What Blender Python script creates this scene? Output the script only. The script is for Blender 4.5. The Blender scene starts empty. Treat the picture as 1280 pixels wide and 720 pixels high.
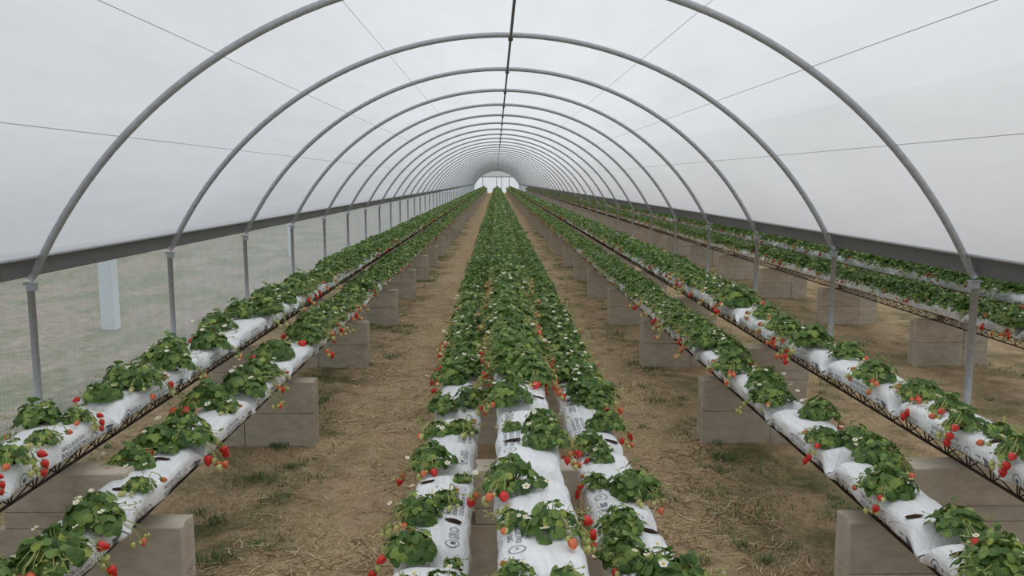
import bpy, bmesh, math, random
import numpy as np
from mathutils import Vector, Matrix, noise

random.seed(7); rng = np.random.default_rng(11)
C = bpy.context.scene.collection
PI = math.pi
ORD = ['first','second','third','fourth','fifth','sixth','seventh','eighth','ninth','tenth','eleventh','twelfth','thirteenth',
       'fourteenth','fifteenth','sixteenth','seventeenth','eighteenth','nineteenth']
TENS = {20:'twent',30:'thirt',40:'fort',50:'fift',60:'sixt',70:'sevent',80:'eight',90:'ninet'}
def ordinal(i):                      # 0 -> first
    n = i + 1
    if n < 20: return ORD[n-1]
    t, u = n//10*10, n % 10
    return TENS[t] + 'ieth' if u == 0 else TENS[t] + 'y-' + ORD[u-1]

# ------------------------------------------------------------------ camera
F = 1050.0; CAM_Z = 2.25
VPX, VPY = 620.5, 225.5
yaw = math.atan((640-VPX)/F); pitch = math.atan((360-VPY)/F)
cd = bpy.data.cameras.new('camera'); cam = bpy.data.objects.new('camera', cd); C.objects.link(cam)
cd.sensor_width = 36; cd.lens = F/1280*36; cd.clip_end = 600; cd.clip_start = .05
cam.location = (0,0,CAM_Z); cam.rotation_euler = (PI/2-pitch, 0, -yaw)
bpy.context.scene.camera = cam
CM = cam.rotation_euler.to_matrix()
def at(u, v, z):                     # the point at height z seen at photo position (u, v)
    d = CM @ Vector(((u-640)/F, -(v-360)/F, -1))
    t = (z-CAM_Z)/d.z
    return Vector((d.x*t, d.y*t, z))
def depth(p): return -(CM.transposed() @ (Vector(p)-cam.location)).z

# ------------------------------------------------------------------ materials
def mat(name):
    m = bpy.data.materials.new(name); m.use_nodes = True
    nt = m.node_tree; nt.nodes.clear()
    out = nt.nodes.new('ShaderNodeOutputMaterial')
    return m, nt, out
def N(nt, typ, **kw):
    n = nt.nodes.new(typ)
    for k, v in kw.items():
        if k in n.inputs: n.inputs[k].default_value = v
        else: setattr(n, k, v)
    return n
def pbsdf(nt, out, col=None, rough=.6, metal=0, spec=.5):
    p = nt.nodes.new('ShaderNodeBsdfPrincipled')
    if col is not None: p.inputs['Base Color'].default_value = (*col, 1)
    p.inputs['Roughness'].default_value = rough; p.inputs['Metallic'].default_value = metal
    p.inputs['Specular IOR Level'].default_value = spec
    nt.links.new(p.outputs[0], out.inputs[0]); return p
def ramp(nt, stops, fac=None):
    r = nt.nodes.new('ShaderNodeValToRGB'); e = r.color_ramp.elements
    while len(e) < len(stops): e.new(.5)
    for el, (pos, c) in zip(e, stops): el.position = pos; el.color = (*c, 1) if len(c) == 3 else c
    if fac is not None: nt.links.new(fac, r.inputs[0])
    return r
def noise_tex(nt, scale, detail=4, rough=.55, vec=None, dist=0):
    n = nt.nodes.new('ShaderNodeTexNoise'); n.inputs['Scale'].default_value = scale
    n.inputs['Detail'].default_value = detail; n.inputs['Roughness'].default_value = rough; n.inputs['Distortion'].default_value = dist
    if vec is not None: nt.links.new(vec, n.inputs['Vector'])
    return n
def bump(nt, p, h, strength=.3, dist=.01):
    b = nt.nodes.new('ShaderNodeBump'); b.inputs['Strength'].default_value = strength; b.inputs['Distance'].default_value = dist
    nt.links.new(h, b.inputs['Height']); nt.links.new(b.outputs[0], p.inputs['Normal']); return b
def objvec(nt, scale=(1,1,1), kind='Object'):
    t = nt.nodes.new('ShaderNodeTexCoord'); mp = nt.nodes.new('ShaderNodeMapping')
    mp.inputs['Scale'].default_value = scale
    nt.links.new(t.outputs[kind], mp.inputs[0]); return mp.outputs[0]
def geopos(nt, scale=(1,1,1)):
    t = nt.nodes.new('ShaderNodeNewGeometry'); mp = nt.nodes.new('ShaderNodeMapping')
    mp.inputs['Scale'].default_value = scale
    nt.links.new(t.outputs['Position'], mp.inputs[0]); return mp.outputs[0]
def mixc(nt, fac, a, b):
    m = nt.nodes.new('ShaderNodeMix'); m.data_type = 'RGBA'
    for s, v in ((0, fac), (6, a), (7, b)):
        if isinstance(v, (int, float)): m.inputs[s].default_value = v
        elif isinstance(v, tuple): m.inputs[s].default_value = (*v, 1)
        else: nt.links.new(v, m.inputs[s])
    return m.outputs[2]
def mathn(nt, op, a, b=0.0, c=None):
    m = nt.nodes.new('ShaderNodeMath'); m.operation = op
    for i, v in enumerate((a, b) if c is None else (a, b, c)):
        if isinstance(v, (int, float)): m.inputs[i].default_value = v
        else: nt.links.new(v, m.inputs[i])
    return m.outputs[0]
M = {}
def simple(key, col, rough=.6, metal=0, spec=.5):
    m, nt, out = mat(key); pbsdf(nt, out, col, rough, metal, spec); M[key] = m; return m

# polythene film: part clear, mostly diffusing
def make_film(key, clear, tl, df, tint, dens):
    m, nt, out = mat(key)
    v = geopos(nt, (.9,.16,.9)); n = noise_tex(nt, 1.6, 6, .6, v)
    r = ramp(nt, [(.3, tuple(c*.9*dens for c in tint)), (.7, tuple(c*dens for c in tint))], n.outputs[0])
    v2 = geopos(nt, (2.5,.5,2.5)); n2 = noise_tex(nt, 2.2, 3, .5, v2)
    bp = N(nt, 'ShaderNodeBump', Strength=.12, Distance=.05); nt.links.new(n2.outputs[0], bp.inputs['Height'])
    T = N(nt, 'ShaderNodeBsdfTransparent'); T.inputs[0].default_value = (*[c*.97 for c in tint], 1)
    L = N(nt, 'ShaderNodeBsdfTranslucent'); nt.links.new(r.outputs[0], L.inputs[0]); nt.links.new(bp.outputs[0], L.inputs[1])
    D = N(nt, 'ShaderNodeBsdfDiffuse'); nt.links.new(r.outputs[0], D.inputs[0]); nt.links.new(bp.outputs[0], D.inputs[2])
    G = N(nt, 'ShaderNodeBsdfGlossy', Roughness=.35); nt.links.new(bp.outputs[0], G.inputs['Normal'])
    a = N(nt, 'ShaderNodeMixShader'); a.inputs[0].default_value = tl/(clear+tl)
    nt.links.new(T.outputs[0], a.inputs[1]); nt.links.new(L.outputs[0], a.inputs[2])
    b = N(nt, 'ShaderNodeMixShader'); b.inputs[0].default_value = df
    nt.links.new(a.outputs[0], b.inputs[1]); nt.links.new(D.outputs[0], b.inputs[2])
    c = N(nt, 'ShaderNodeMixShader'); c.inputs[0].default_value = .03
    nt.links.new(b.outputs[0], c.inputs[1]); nt.links.new(G.outputs[0], c.inputs[2])
    nt.links.new(c.outputs[0], out.inputs[0]); M[key] = m
make_film('film', .10, .90, .14, (.94,.965,1.0), .53)

# ribbed clear sheet of the side wall
def make_sheet():
    m, nt, out = mat('ribbed_sheet')
    g = N(nt, 'ShaderNodeNewGeometry'); sp = N(nt, 'ShaderNodeSeparateXYZ'); nt.links.new(g.outputs['Position'], sp.inputs[0])
    s = mathn(nt, 'SINE', mathn(nt, 'MULTIPLY', sp.outputs[1], 2*PI/.055))
    nz = noise_tex(nt, 1.2, 5, .6, geopos(nt, (1,3.0,.4)))
    lw = N(nt, 'ShaderNodeLayerWeight', Blend=.35)
    f = mathn(nt, 'MULTIPLY_ADD', s, .06, .16)
    f = mathn(nt, 'ADD', f, mathn(nt, 'MULTIPLY', mathn(nt, 'SUBTRACT', nz.outputs[0], .5), .35))
    f = mathn(nt, 'ADD', f, mathn(nt, 'MULTIPLY', mathn(nt, 'POWER', lw.outputs['Facing'], 3.0), .75))
    cl = N(nt, 'ShaderNodeClamp'); nt.links.new(f, cl.inputs[0]); cl.inputs[1].default_value = .1; cl.inputs[2].default_value = .9
    T = N(nt, 'ShaderNodeBsdfTransparent'); T.inputs[0].default_value = (.84,.90,.93,1)
    L = N(nt, 'ShaderNodeBsdfTranslucent'); L.inputs[0].default_value = (.82,.90,1.0,1)
    D = N(nt, 'ShaderNodeBsdfDiffuse'); D.inputs[0].default_value = (.66,.71,.78,1)
    a = N(nt, 'ShaderNodeMixShader'); a.inputs[0].default_value = .3
    nt.links.new(L.outputs[0], a.inputs[1]); nt.links.new(D.outputs[0], a.inputs[2])
    b = N(nt, 'ShaderNodeMixShader'); nt.links.new(cl.outputs[0], b.inputs[0])
    nt.links.new(T.outputs[0], b.inputs[1]); nt.links.new(a.outputs[0], b.inputs[2])
    nt.links.new(b.outputs[0], out.inputs[0]); M['sheet'] = m
make_sheet()

def galv(key, col, rough, metal):
    m, nt, out = mat(key); p = pbsdf(nt, out, col, rough, metal)
    n = noise_tex(nt, 25, 4, .6, geopos(nt, (1,1,1)))
    r = ramp(nt, [(.3, tuple(c*.75 for c in col)), (.7, col)], n.outputs[0]); nt.links.new(r.outputs[0], p.inputs['Base Color']); M[key] = m
galv('galvanised', (.46,.48,.50), .45, .35); galv('gutter', (.20,.205,.21), .5, .3)
galv('rust', (.045,.022,.018), .8, .2); galv('dark_bar', (.10,.105,.11), .5, .3)
simple('white_post', (.75,.76,.77), .5); simple('wire', (.55,.56,.58), .5, .1)
simple('print', (.085,.095,.125), .5); simple('stalk', (.40,.43,.14), .5)
simple('flower_eye', (.75,.52,.06), .6); simple('dead_leaf', (.30,.17,.07), .8)

def make_concrete():
    m, nt, out = mat('concrete'); p = pbsdf(nt, out, rough=.92, spec=.2)
    v = geopos(nt); n1 = noise_tex(nt, 2.3, 6, .65, v); n2 = noise_tex(nt, 60, 3, .6, v); n3 = noise_tex(nt, 9, 5, .6, geopos(nt, (1,1,2.2)))
    oi = N(nt, 'ShaderNodeObjectInfo')
    c = ramp(nt, [(.25, (.39,.315,.23)), (.5, (.58,.50,.39)), (.75, (.70,.63,.52))], n1.outputs[0]).outputs[0]
    c = mixc(nt, .35, c, ramp(nt, [(.35,(.22,.18,.13)), (.65,(.58,.53,.46))], n3.outputs[0]).outputs[0])
    c2 = mixc(nt, mathn(nt, 'MULTIPLY', oi.outputs['Random'], .3), c, (.42,.39,.34))
    nt.links.new(c2, p.inputs['Base Color']); bump(nt, p, n2.outputs[0], .35, .004); M['concrete'] = m
make_concrete()

def make_bag():
    m, nt, out = mat('bag_film'); p = pbsdf(nt, out, rough=.38, spec=.5)
    v = objvec(nt); n = noise_tex(nt, 5, 5, .6, v); nw = noise_tex(nt, 14, 5, .65, objvec(nt, (1.6,.45,1)), 1.2)
    r = ramp(nt, [(.3, (.82,.83,.85)), (.65, (.89,.90,.91))], n.outputs[0])
    nt.links.new(r.outputs[0], p.inputs['Base Color']); bump(nt, p, nw.outputs[0], .8, .02); M['bag'] = m
make_bag()
def make_peat():
    m, nt, out = mat('peat'); p = pbsdf(nt, out, rough=1, spec=.1)
    n = noise_tex(nt, 90, 4, .6, geopos(nt)); r = ramp(nt, [(.3,(.012,.008,.006)), (.7,(.06,.035,.022))], n.outputs[0])
    nt.links.new(r.outputs[0], p.inputs['Base Color']); M['peat'] = m
make_peat()

def make_leaf(key, dark, mid, light, far=False):
    m, nt, out = mat(key); p = pbsdf(nt, out, rough=.48, spec=.35)
    g = N(nt, 'ShaderNodeNewGeometry')
    r = ramp(nt, [(0, dark), (.55, mid), (.88, light), (1, tuple(a*b for a, b in zip(light, (1.7,1.35,1.1))))], g.outputs['Random Per Island'])
    c = mixc(nt, g.outputs['Backfacing'], r.outputs[0], tuple(min(1, c*1.5+.03) for c in mid))
    nt.links.new(c, p.inputs['Base Color'])
    L = N(nt, 'ShaderNodeBsdfTranslucent'); nt.links.new(mixc(nt, .5, c, (.16,.30,.03)), L.inputs[0])
    b = N(nt, 'ShaderNodeMixShader'); b.inputs[0].default_value = .22
    nt.links.new(p.outputs[0], b.inputs[1]); nt.links.new(L.outputs[0], b.inputs[2]); nt.links.new(b.outputs[0], out.inputs[0])
    M[key] = m
make_leaf('leaf', (.040,.098,.022), (.105,.195,.042), (.215,.325,.080))
make_leaf('leaf_young', (.08,.17,.03), (.14,.25,.05), (.24,.36,.08))
make_leaf('blade', (.035,.07,.02), (.07,.12,.03), (.13,.19,.05))

def make_berry(key, c0, c1, seed):
    m, nt, out = mat(key); p = pbsdf(nt, out, rough=.3, spec=.5)
    v = objvec(nt, (1,1,1), 'Generated'); vo = nt.nodes.new('ShaderNodeTexVoronoi'); vo.inputs['Scale'].default_value = 9
    nt.links.new(v, vo.inputs['Vector'])
    d = ramp(nt, [(.10, (1,1,1)), (.17, (0,0,0))], vo.outputs['Distance'])
    n = noise_tex(nt, 2.2, 2, .5, v); base = ramp(nt, [(.35, c0), (.65, c1)], n.outputs[0]).outputs[0]
    nt.links.new(mixc(nt, d.outputs[0], base, seed), p.inputs['Base Color'])
    bump(nt, p, vo.outputs['Distance'], .5, .003); M[key] = m
make_berry('berry_red', (.58,.012,.012), (.74,.040,.022), (.75,.30,.08))
make_berry('berry_orange', (.72,.10,.03), (.75,.30,.14), (.70,.45,.15))
make_berry('berry_green', (.50,.50,.16), (.66,.60,.28), (.45,.38,.10))
M['petal'] = simple('petal', (.78,.78,.68), .6)

def make_straw():
    m, nt, out = mat('straw'); p = pbsdf(nt, out, rough=.85, spec=.15)
    g = N(nt, 'ShaderNodeNewGeometry')
    r = ramp(nt, [(0,(.14,.08,.042)), (.45,(.38,.26,.14)), (.8,(.60,.46,.28)), (1,(.78,.66,.46))], g.outputs['Random Per Island'])
    nt.links.new(r.outputs[0], p.inputs['Base Color']); M['straw'] = m
make_straw()

def make_ground():
    m, nt, out = mat('ground'); p = pbsdf(nt, out, rough=.95, spec=.1)
    v = geopos(nt); g = N(nt, 'ShaderNodeNewGeometry'); sp = N(nt, 'ShaderNodeSeparateXYZ'); nt.links.new(g.outputs['Position'], sp.inputs[0])
    big = noise_tex(nt, .9, 5, .6, v); mid = noise_tex(nt, 4.5, 6, .65, v, .6); fine = noise_tex(nt, 38, 6, .7, geopos(nt, (1.6,.8,1)), 1.2); fine2 = noise_tex(nt, 130, 3, .6, v)
    soil = ramp(nt, [(.30,(.27,.175,.105)), (.5,(.45,.32,.20)), (.72,(.64,.49,.33))], mid.outputs[0]).outputs[0]
    straw = ramp(nt, [(.32,(.13,.085,.045)), (.44,(.37,.26,.145)), (.56,(.62,.47,.28)), (.72,(.78,.66,.47))], fine.outputs[0]).outputs[0]
    k = ramp(nt, [(.42,(1,1,1)), (.60,(.15,.15,.15))], big.outputs[0]).outputs[0]
    c = mixc(nt, k, soil, straw)
    c = mixc(nt, mathn(nt, 'MULTIPLY', fine2.outputs[0], .30), c, (.12,.075,.045))
    # thin green growth, thicker below the rows
    ax = mathn(nt, 'ABSOLUTE', mathn(nt, 'SUBTRACT', sp.outputs[0], .12))
    band = ramp(nt, [(0,(.1,.1,.1)), (.30,(0,0,0)), (.44,(.75,.75,.75)), (.62,(.8,.8,.8)), (.80,(.35,.35,.35)), (1,(.6,.6,.6))], mathn(nt, 'DIVIDE', ax, 3.7)).outputs[0]
    gn = noise_tex(nt, 1.5, 6, .7, geopos(nt, (1,.8,1)), .5)
    gm = ramp(nt, [(.46,(0,0,0)), (.62,(1,1,1))], gn.outputs[0]).outputs[0]
    green = ramp(nt, [(.3,(.045,.06,.02)), (.7,(.12,.14,.045))], fine.outputs[0]).outputs[0]
    c = mixc(nt, mathn(nt, 'MULTIPLY', gm, band), c, green)
    # field outside the wall
    outm = mathn(nt, 'LESS_THAN', sp.outputs[0], -4.05)
    fn = noise_tex(nt, .8, 7, .7, geopos(nt, (1,.5,1)), .4); fn2 = noise_tex(nt, 6, 6, .7, v, .3)
    fc = ramp(nt, [(.32,(.13,.10,.085)), (.46,(.19,.16,.14)), (.53,(.085,.11,.06)), (.70,(.045,.08,.035))], fn.outputs[0]).outputs[0]
    fc = mixc(nt, .45, fc, ramp(nt, [(.35,(.10,.09,.055)), (.55,(.24,.19,.13)), (.68,(.36,.31,.25)), (.78,(.62,.58,.52))], fn2.outputs[0]).outputs[0])
    c = mixc(nt, outm, c, fc)
    nt.links.new(c, p.inputs['Base Color'])
    h = mathn(nt, 'ADD', mathn(nt, 'MULTIPLY', mid.outputs[0], .6), mathn(nt, 'MULTIPLY', fine.outputs[0], .5))
    bump(nt, p, h, .7, .035); M['ground'] = m
make_ground()

# ------------------------------------------------------------------ mesh helpers
class MB:
    """collects verts and faces for ONE mesh"""
    def __init__(s): s.v = []; s.f = []; s.m = []
    def add(s, verts, faces, mi=0):
        o = len(s.v); s.v.extend([tuple(p) for p in verts]); s.f.extend([tuple(i+o for i in f) for f in faces]); s.m.extend([mi]*len(faces))
    def grid(s, rows, mi=0, closed=False):
        n = len(rows[0]); o = len(s.v)
        for r in rows: s.v.extend([tuple(p) for p in r])
        for i in range(len(rows)-1):
            for j in range(n if closed else n-1):
                a = o+i*n+j; b = o+i*n+(j+1) % n
                s.f.append((a, b, b+n, a+n)); s.m.append(mi)
    def tube(s, pts, r, sides=6, mi=0, caps=True):
        pts = [Vector(p) for p in pts]; rows = []
        rs = r if isinstance(r, (list, tuple)) else [r]*len(pts)
        ref = Vector((0,0,1)) if abs((pts[-1]-pts[0]).normalized().z) < .9 else Vector((1,0,0))
        for i, p in enumerate(pts):
            d = (pts[min(i+1, len(pts)-1)] - pts[max(i-1, 0)]).normalized()
            a = d.cross(ref).normalized(); b = d.cross(a)
            rows.append([p + (a*math.cos(t)+b*math.sin(t))*rs[i] for t in [2*PI*k/sides for k in range(sides)]])
        o = len(s.v); s.grid(rows, mi, True)
        if caps:
            s.f.append(tuple(o+k for k in range(sides))); s.m.append(mi)
            e = o+(len(rows)-1)*sides; s.f.append(tuple(e+k for k in reversed(range(sides)))); s.m.append(mi)
    def box(s, x0, x1, y0, y1, z0, z1, mi=0):
        v = [(x,y,z) for z in (z0,z1) for y in (y0,y1) for x in (x0,x1)]
        s.add(v, [(0,2,3,1),(4,5,7,6),(0,1,5,4),(2,6,7,3),(0,4,6,2),(1,3,7,5)], mi)
    def mesh(s, name, mats, smooth=False):
        me = bpy.data.meshes.new(name); me.from_pydata(s.v, [], s.f)
        for m in (mats if isinstance(mats, (list, tuple)) else [mats]): me.materials.append(M[m] if isinstance(m, str) else m)
        me.polygons.foreach_set('material_index', s.m)
        if smooth: me.polygons.foreach_set('use_smooth', [True]*len(s.f))
        me.update(); return me
def link(name, me, parent=None, loc=None, rot=None, scale=None):
    o = bpy.data.objects.new(name, me); C.objects.link(o)
    if parent is not None: o.parent = parent
    if loc is not None: o.location = loc
    if rot is not None: o.rotation_euler = rot
    if scale is not None: o.scale = (scale,)*3 if isinstance(scale, (int, float)) else scale
    return o
def tag(o, label=None, cat=None, group=None, kind=None):
    for k, v in (('label', label), ('category', cat), ('group', group), ('kind', kind)):
        if v: o[k] = v
    return o
def bevelled(me, w=.006, seg=2):
    bm = bmesh.new(); bm.from_mesh(me)
    bmesh.ops.bevel(bm, geom=[e for e in bm.edges if len(e.link_faces) == 2 and e.calc_face_angle() > .5], offset=w, segments=seg, affect='EDGES', profile=.5)
    bm.to_mesh(me); bm.free(); return me

# ------------------------------------------------------------------ layout
TC = .095                    # tunnel centre
HALF = 3.95; RAD = 4.41; SPRING = 1.43; RISE = 2.50
ACZ = SPRING - (RAD - RISE)  # centre height of the roof arc
A0 = math.asin(HALF/RAD)
Y0, BAY, NB = 7.05, 3.02, 49  # hoops
YEND = Y0 + BAY*(NB-1) + .6
T2 = TC + 8.10               # centre of the neighbouring tunnel
def arc(cx, r, n=40):
    return [(cx + r*math.sin(a), ACZ + r*math.cos(a)) for a in np.linspace(-A0, A0, n)]

ROWS = [  # name, x, pier height, facing (+1 print faces +x / -1), print place
  dict(n='first row from the clear wall',   x=-2.14, z=.83, t=1,  top=0, far=0),
  dict(n='second row from the clear wall',  x=-1.79, z=.55, t=1,  top=0, far=0),
  dict(n='third row from the clear wall',   x=-.255, z=.55, t=1,  top=1, far=0),
  dict(n='raised fourth row from the clear wall', x=.14, z=.83, t=-1, top=1, far=0),
  dict(n='fifth row from the clear wall',   x=.56,  z=.55, t=-1, top=1, far=0),
  dict(n='sixth row from the clear wall',   x=1.91, z=.55, t=-1, top=0, far=0),
  dict(n='seventh row, beside the posts',   x=2.34, z=.83, t=-1, top=0, far=0),
  dict(n='eighth row, just beyond the posts', x=5.34, z=.55, t=-1, top=0, far=1),
  dict(n='ninth row, outermost beyond the posts', x=5.68, z=.80, t=-1, top=0, far=1),
]
GIRD = .115; BAGH = .13; BW = .14
for r in ROWS: r['bz'] = r['z'] + GIRD; r['top_z'] = r['bz'] + BAGH

# ------------------------------------------------------------------ setting: ground, film, walls
def build_ground():
    def dens(parts):
        out = []
        for a, b, n in parts: out += list(np.linspace(a, b, n, endpoint=False))
        return out + [parts[-1][1]]
    xs = dens([(-15,-4,40), (-4,-2.2,16), (-2.2,2.2,90), (2.2,6,50), (6,12,14), (12,16,6)])
    ys = dens([(-9,2,16), (2,14,230), (14,40,120), (40,156,80), (156,166,6)])
    rows = []
    for y in ys:
        row = []
        for x in xs:
            z = 0
            if -12 < x < 12 and y < 60:
                z = .018*noise.noise((x*1.3, y*1.1, 0)) + .012*noise.noise((x*5, y*4, 3)) + .006*noise.noise((x*15, y*13, 7))
            row.append((x, y, z-.012))
        rows.append(row)
    b = MB(); b.grid(rows); me = b.mesh('floor', 'ground', True)
    tag(link('floor', me), 'trodden bare soil and straw with patches of green between the rows', 'ground', kind='structure')
build_ground()

def build_film(name, cx, label):
    pts = arc(cx, RAD+.033, 48)
    b = MB(); ys = np.arange(-6, YEND+.01, BAY/2) if name == 'ceiling' else np.arange(-6, YEND+.01, BAY*2)
    ys = list(ys) + [YEND]
    zl = SPRING+.185; xl = math.sqrt((RAD+.033)**2-(zl-ACZ)**2)
    pts = [(cx-xl, zl)] + [p for p in pts if p[1] > zl+.01] + [(cx+xl, zl)]
    b.grid([[(x, y, z) for x, z in pts] for y in ys])
    tag(link(name, b.mesh(name, 'film', True)), label, 'tunnel roof', kind='structure')
build_film('ceiling', TC, 'milky white plastic film stretched over the arched tunnel roof')
build_film('ceiling_far', T2, 'milky film roof of the neighbouring tunnel beyond the posts')

XL = TC - 4.10; XR = T2 + 4.15
def sheet_wall(name, x, label):
    b = MB(); b.box(x-.006, x, -6, YEND, -.03, 1.47)
    b.f = b.f[-2:-1]; b.m = b.m[:1]                       # a single skin
    tag(link(name, b.mesh(name, 'sheet')), label, 'wall', kind='structure')
sheet_wall('wall_left', XL, 'low side wall of clear ribbed plastic sheet')
sheet_wall('wall_right', XR, 'low clear side wall at the far edge of the neighbouring tunnel')

def gable(name, cx, y, lower):
    pts = arc(cx, RAD+.03, 40); b = MB()
    top = [(x, y, z) for x, z in pts if z > 2.85]
    n = len(top); b.add(top + [(top[0][0], y, 2.85), (top[-1][0], y, 2.85)], [tuple(range(n)) + (n+1, n)])
    low = [(x, y, z) for x, z in pts if z <= 2.85]
    L = [p for p in low if p[0] < cx]; Rr = [p for p in low if p[0] > cx]
    poly = [(cx-4.1, y, -.03)] + L + [(top[0][0], y, 2.85), (top[-1][0], y, 2.85)] + Rr + [(cx+4.1, y, -.03)]
    b.add(poly, [tuple(range(len(poly)))], 1)
    tag(link(name, b.mesh(name, ['film', lower])), 'pale end wall closing the tunnel', 'wall', kind='structure')
make_film('end_sheet', .62, .38, .05, (.95,.97,.98), .9)
gable('wall_end', TC, YEND, 'end_sheet'); gable('wall_end_far', T2, YEND, 'end_sheet')
gable('wall_added_front', TC, -6, 'film'); gable('wall_added_front_far', T2, -6, 'film')  # unseen gables added behind the camera to keep bright light from leaking in
b = MB()
for px in (604, 621, 627, 636.5):
    x = at(px, 230, 1.6).x; x = (px-VPX)/F*(YEND-.1)
    b.box(x-.045, x+.045, YEND-.14, YEND-.05, 0, 2.85)
b.box(TC-3.3, TC+3.3, YEND-.14, YEND-.05, 2.82, 2.95)
tag(link('trim_1', b.mesh('trim', 'dark_bar')), 'thin steel frame of the far end wall and its doors', 'frame', kind='structure')

# ------------------------------------------------------------------ hoops, posts, gutters, purlin, wires
HR = .031
def hoop_mesh():
    b = MB(); pts = [(x, 0, z) for x, z in arc(0, RAD, 56)]
    # feet bend down onto the post head
    a, c = Vector(pts[0]), Vector(pts[-1])
    pts = [a + Vector((-.045, 0, -.05))] + pts + [c + Vector((.045, 0, -.05))]
    b.tube(pts, HR, 10); return b.mesh('roof_hoop', 'galvanised', True)
def hoop_clamp(sgn):
    b = MB(); x = sgn*(HALF+.035)
    b.box(x-.036, x+.036, -.038, .038, SPRING-.10, SPRING-.03)
    return bevelled(b.mesh('foot_clamp', 'galvanised'), .01)
def post_mesh():
    b = MB(); b.tube([(0,0,-.04), (0,0,SPRING-.03)], .030, 12)
    return b.mesh('post', 'galvanised', True)
def flange_mesh():
    b = MB(); b.box(-.05, .05, -.04, .04, SPRING-.042, SPRING-.028); b.tube([(0,0,SPRING-.09), (0,0,SPRING-.04)], .034, 12)
    return bevelled(b.mesh('head_plate', 'galvanised'), .004)
b = MB(); b.box(.075-.028, .075+.028, -.04, .04, SPRING+RISE-.066, SPRING+RISE-.02); rcl = bevelled(b.mesh('ridge_clamp', 'dark_bar'), .008)
hm, pm, fm, cl = hoop_mesh(), post_mesh(), flange_mesh(), [hoop_clamp(-1), hoop_clamp(1)]
for k in range(NB):
    y = Y0 + BAY*k
    h = link('roof_hoop', hm, loc=(TC, y, 0))
    tag(h, f'grey steel tube arching under the film roof, {ordinal(k)} hoop along the tunnel', 'hoop', 'roof hoops along the tunnel')
    if k < 12:
        for c in cl: link('foot_clamp', c, h)
        link('ridge_clamp', rcl, h)
    for s, nm in ((-1, 'along the clear wall'), (1, 'between the two tunnels')):
        p = link('post', pm, loc=(TC + s*(HALF+.045), y, 0))
        tag(p, f'slim grey steel post {nm}, {ordinal(k)} along that line', 'post', 'posts ' + nm)
        if k < 12: link('head_plate', fm, p)
def gutter(s, label):
    x = TC + s*(HALF+.10); b = MB()
    prof = [(-.045,.0), (-.075,.165), (-.10,.17), (-.10,.178), (-.07,.178), (-.038,.012), (.038,.012), (.07,.178), (.10,.178), (.10,.17), (.075,.165), (.045,.0)]
    b.grid([[(x+u, y, SPRING+.02+w) for u, w in prof] for y in np.arange(-6, YEND+1, 3.02)], closed=True)
    g = link('rain_gutter', b.mesh('rain_gutter', 'gutter')); tag(g, label, 'gutter')
    c = MB()
    zl = SPRING+.193; xl = math.sqrt((RAD+.033)**2-(zl-ACZ)**2)
    for u in ((TC-xl+.013,) if s < 0 else (TC+xl-.013, T2-xl+.013)):
        c.tube([(u, -6, zl), (u, YEND, zl)], .013, 6)
    link('clamping_strip', c.mesh('clamping_strip', 'galvanised'), g)
gutter(-1, 'dark grey metal gutter along the top of the clear side wall')
gutter(1, 'grey metal gutter carried on the posts between the two tunnels')
b = MB(); b.tube([(TC+.075, 3, SPRING+RISE-.045), (TC+.075, YEND, SPRING+RISE-.045)], .016, 8)
tag(link('ridge_purlin', b.mesh('ridge_purlin', 'dark_bar', True)), 'thin dark steel tube running under the roof ridge, crossing every hoop', 'purlin')
for ang, r, side in ((-.80,.0032,'low on the wall side'), (-.562,.003,'halfway up the wall side'), (-.315,.0025,'near the ridge on wall side'), (.82,.0032,'low on the post side'), (.60,.003,'halfway up the post side'), (.37,.0025,'near the ridge on post side')):
    b = MB(); x, z = TC + (RAD+.022)*math.sin(ang), ACZ + (RAD+.022)*math.cos(ang)
    b.tube([(x, -6, z), (x, YEND, z)], r, 5)
    tag(link('film_wire', b.mesh('film_wire', 'wire')), f'thin straight wire under the film roof, {side}', 'wire', 'wires under the film')
for i, (u, v, w) in enumerate(((139, 410, .21), (364.5, 320, .16))):
    p = at(u, v, 0); b = MB(); b.box(-w/2, w/2, -w/2, w/2, -.03, 1.27)
    o = link('white_post', bevelled(b.mesh('white_post', 'white_post'), .012), loc=(p.x, p.y, 0))
    c = MB(); c.box(-w/2-.02, w/2+.02, -w/2-.02, w/2+.02, 1.27, 1.30); link('post_cap', c.mesh('post_cap', 'white_post'), o)
    tag(o, ['thick white post outside the clear wall, behind its first bay', 'slimmer looking white post outside the clear wall, behind the fourth bay'][i], 'post')

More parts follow.
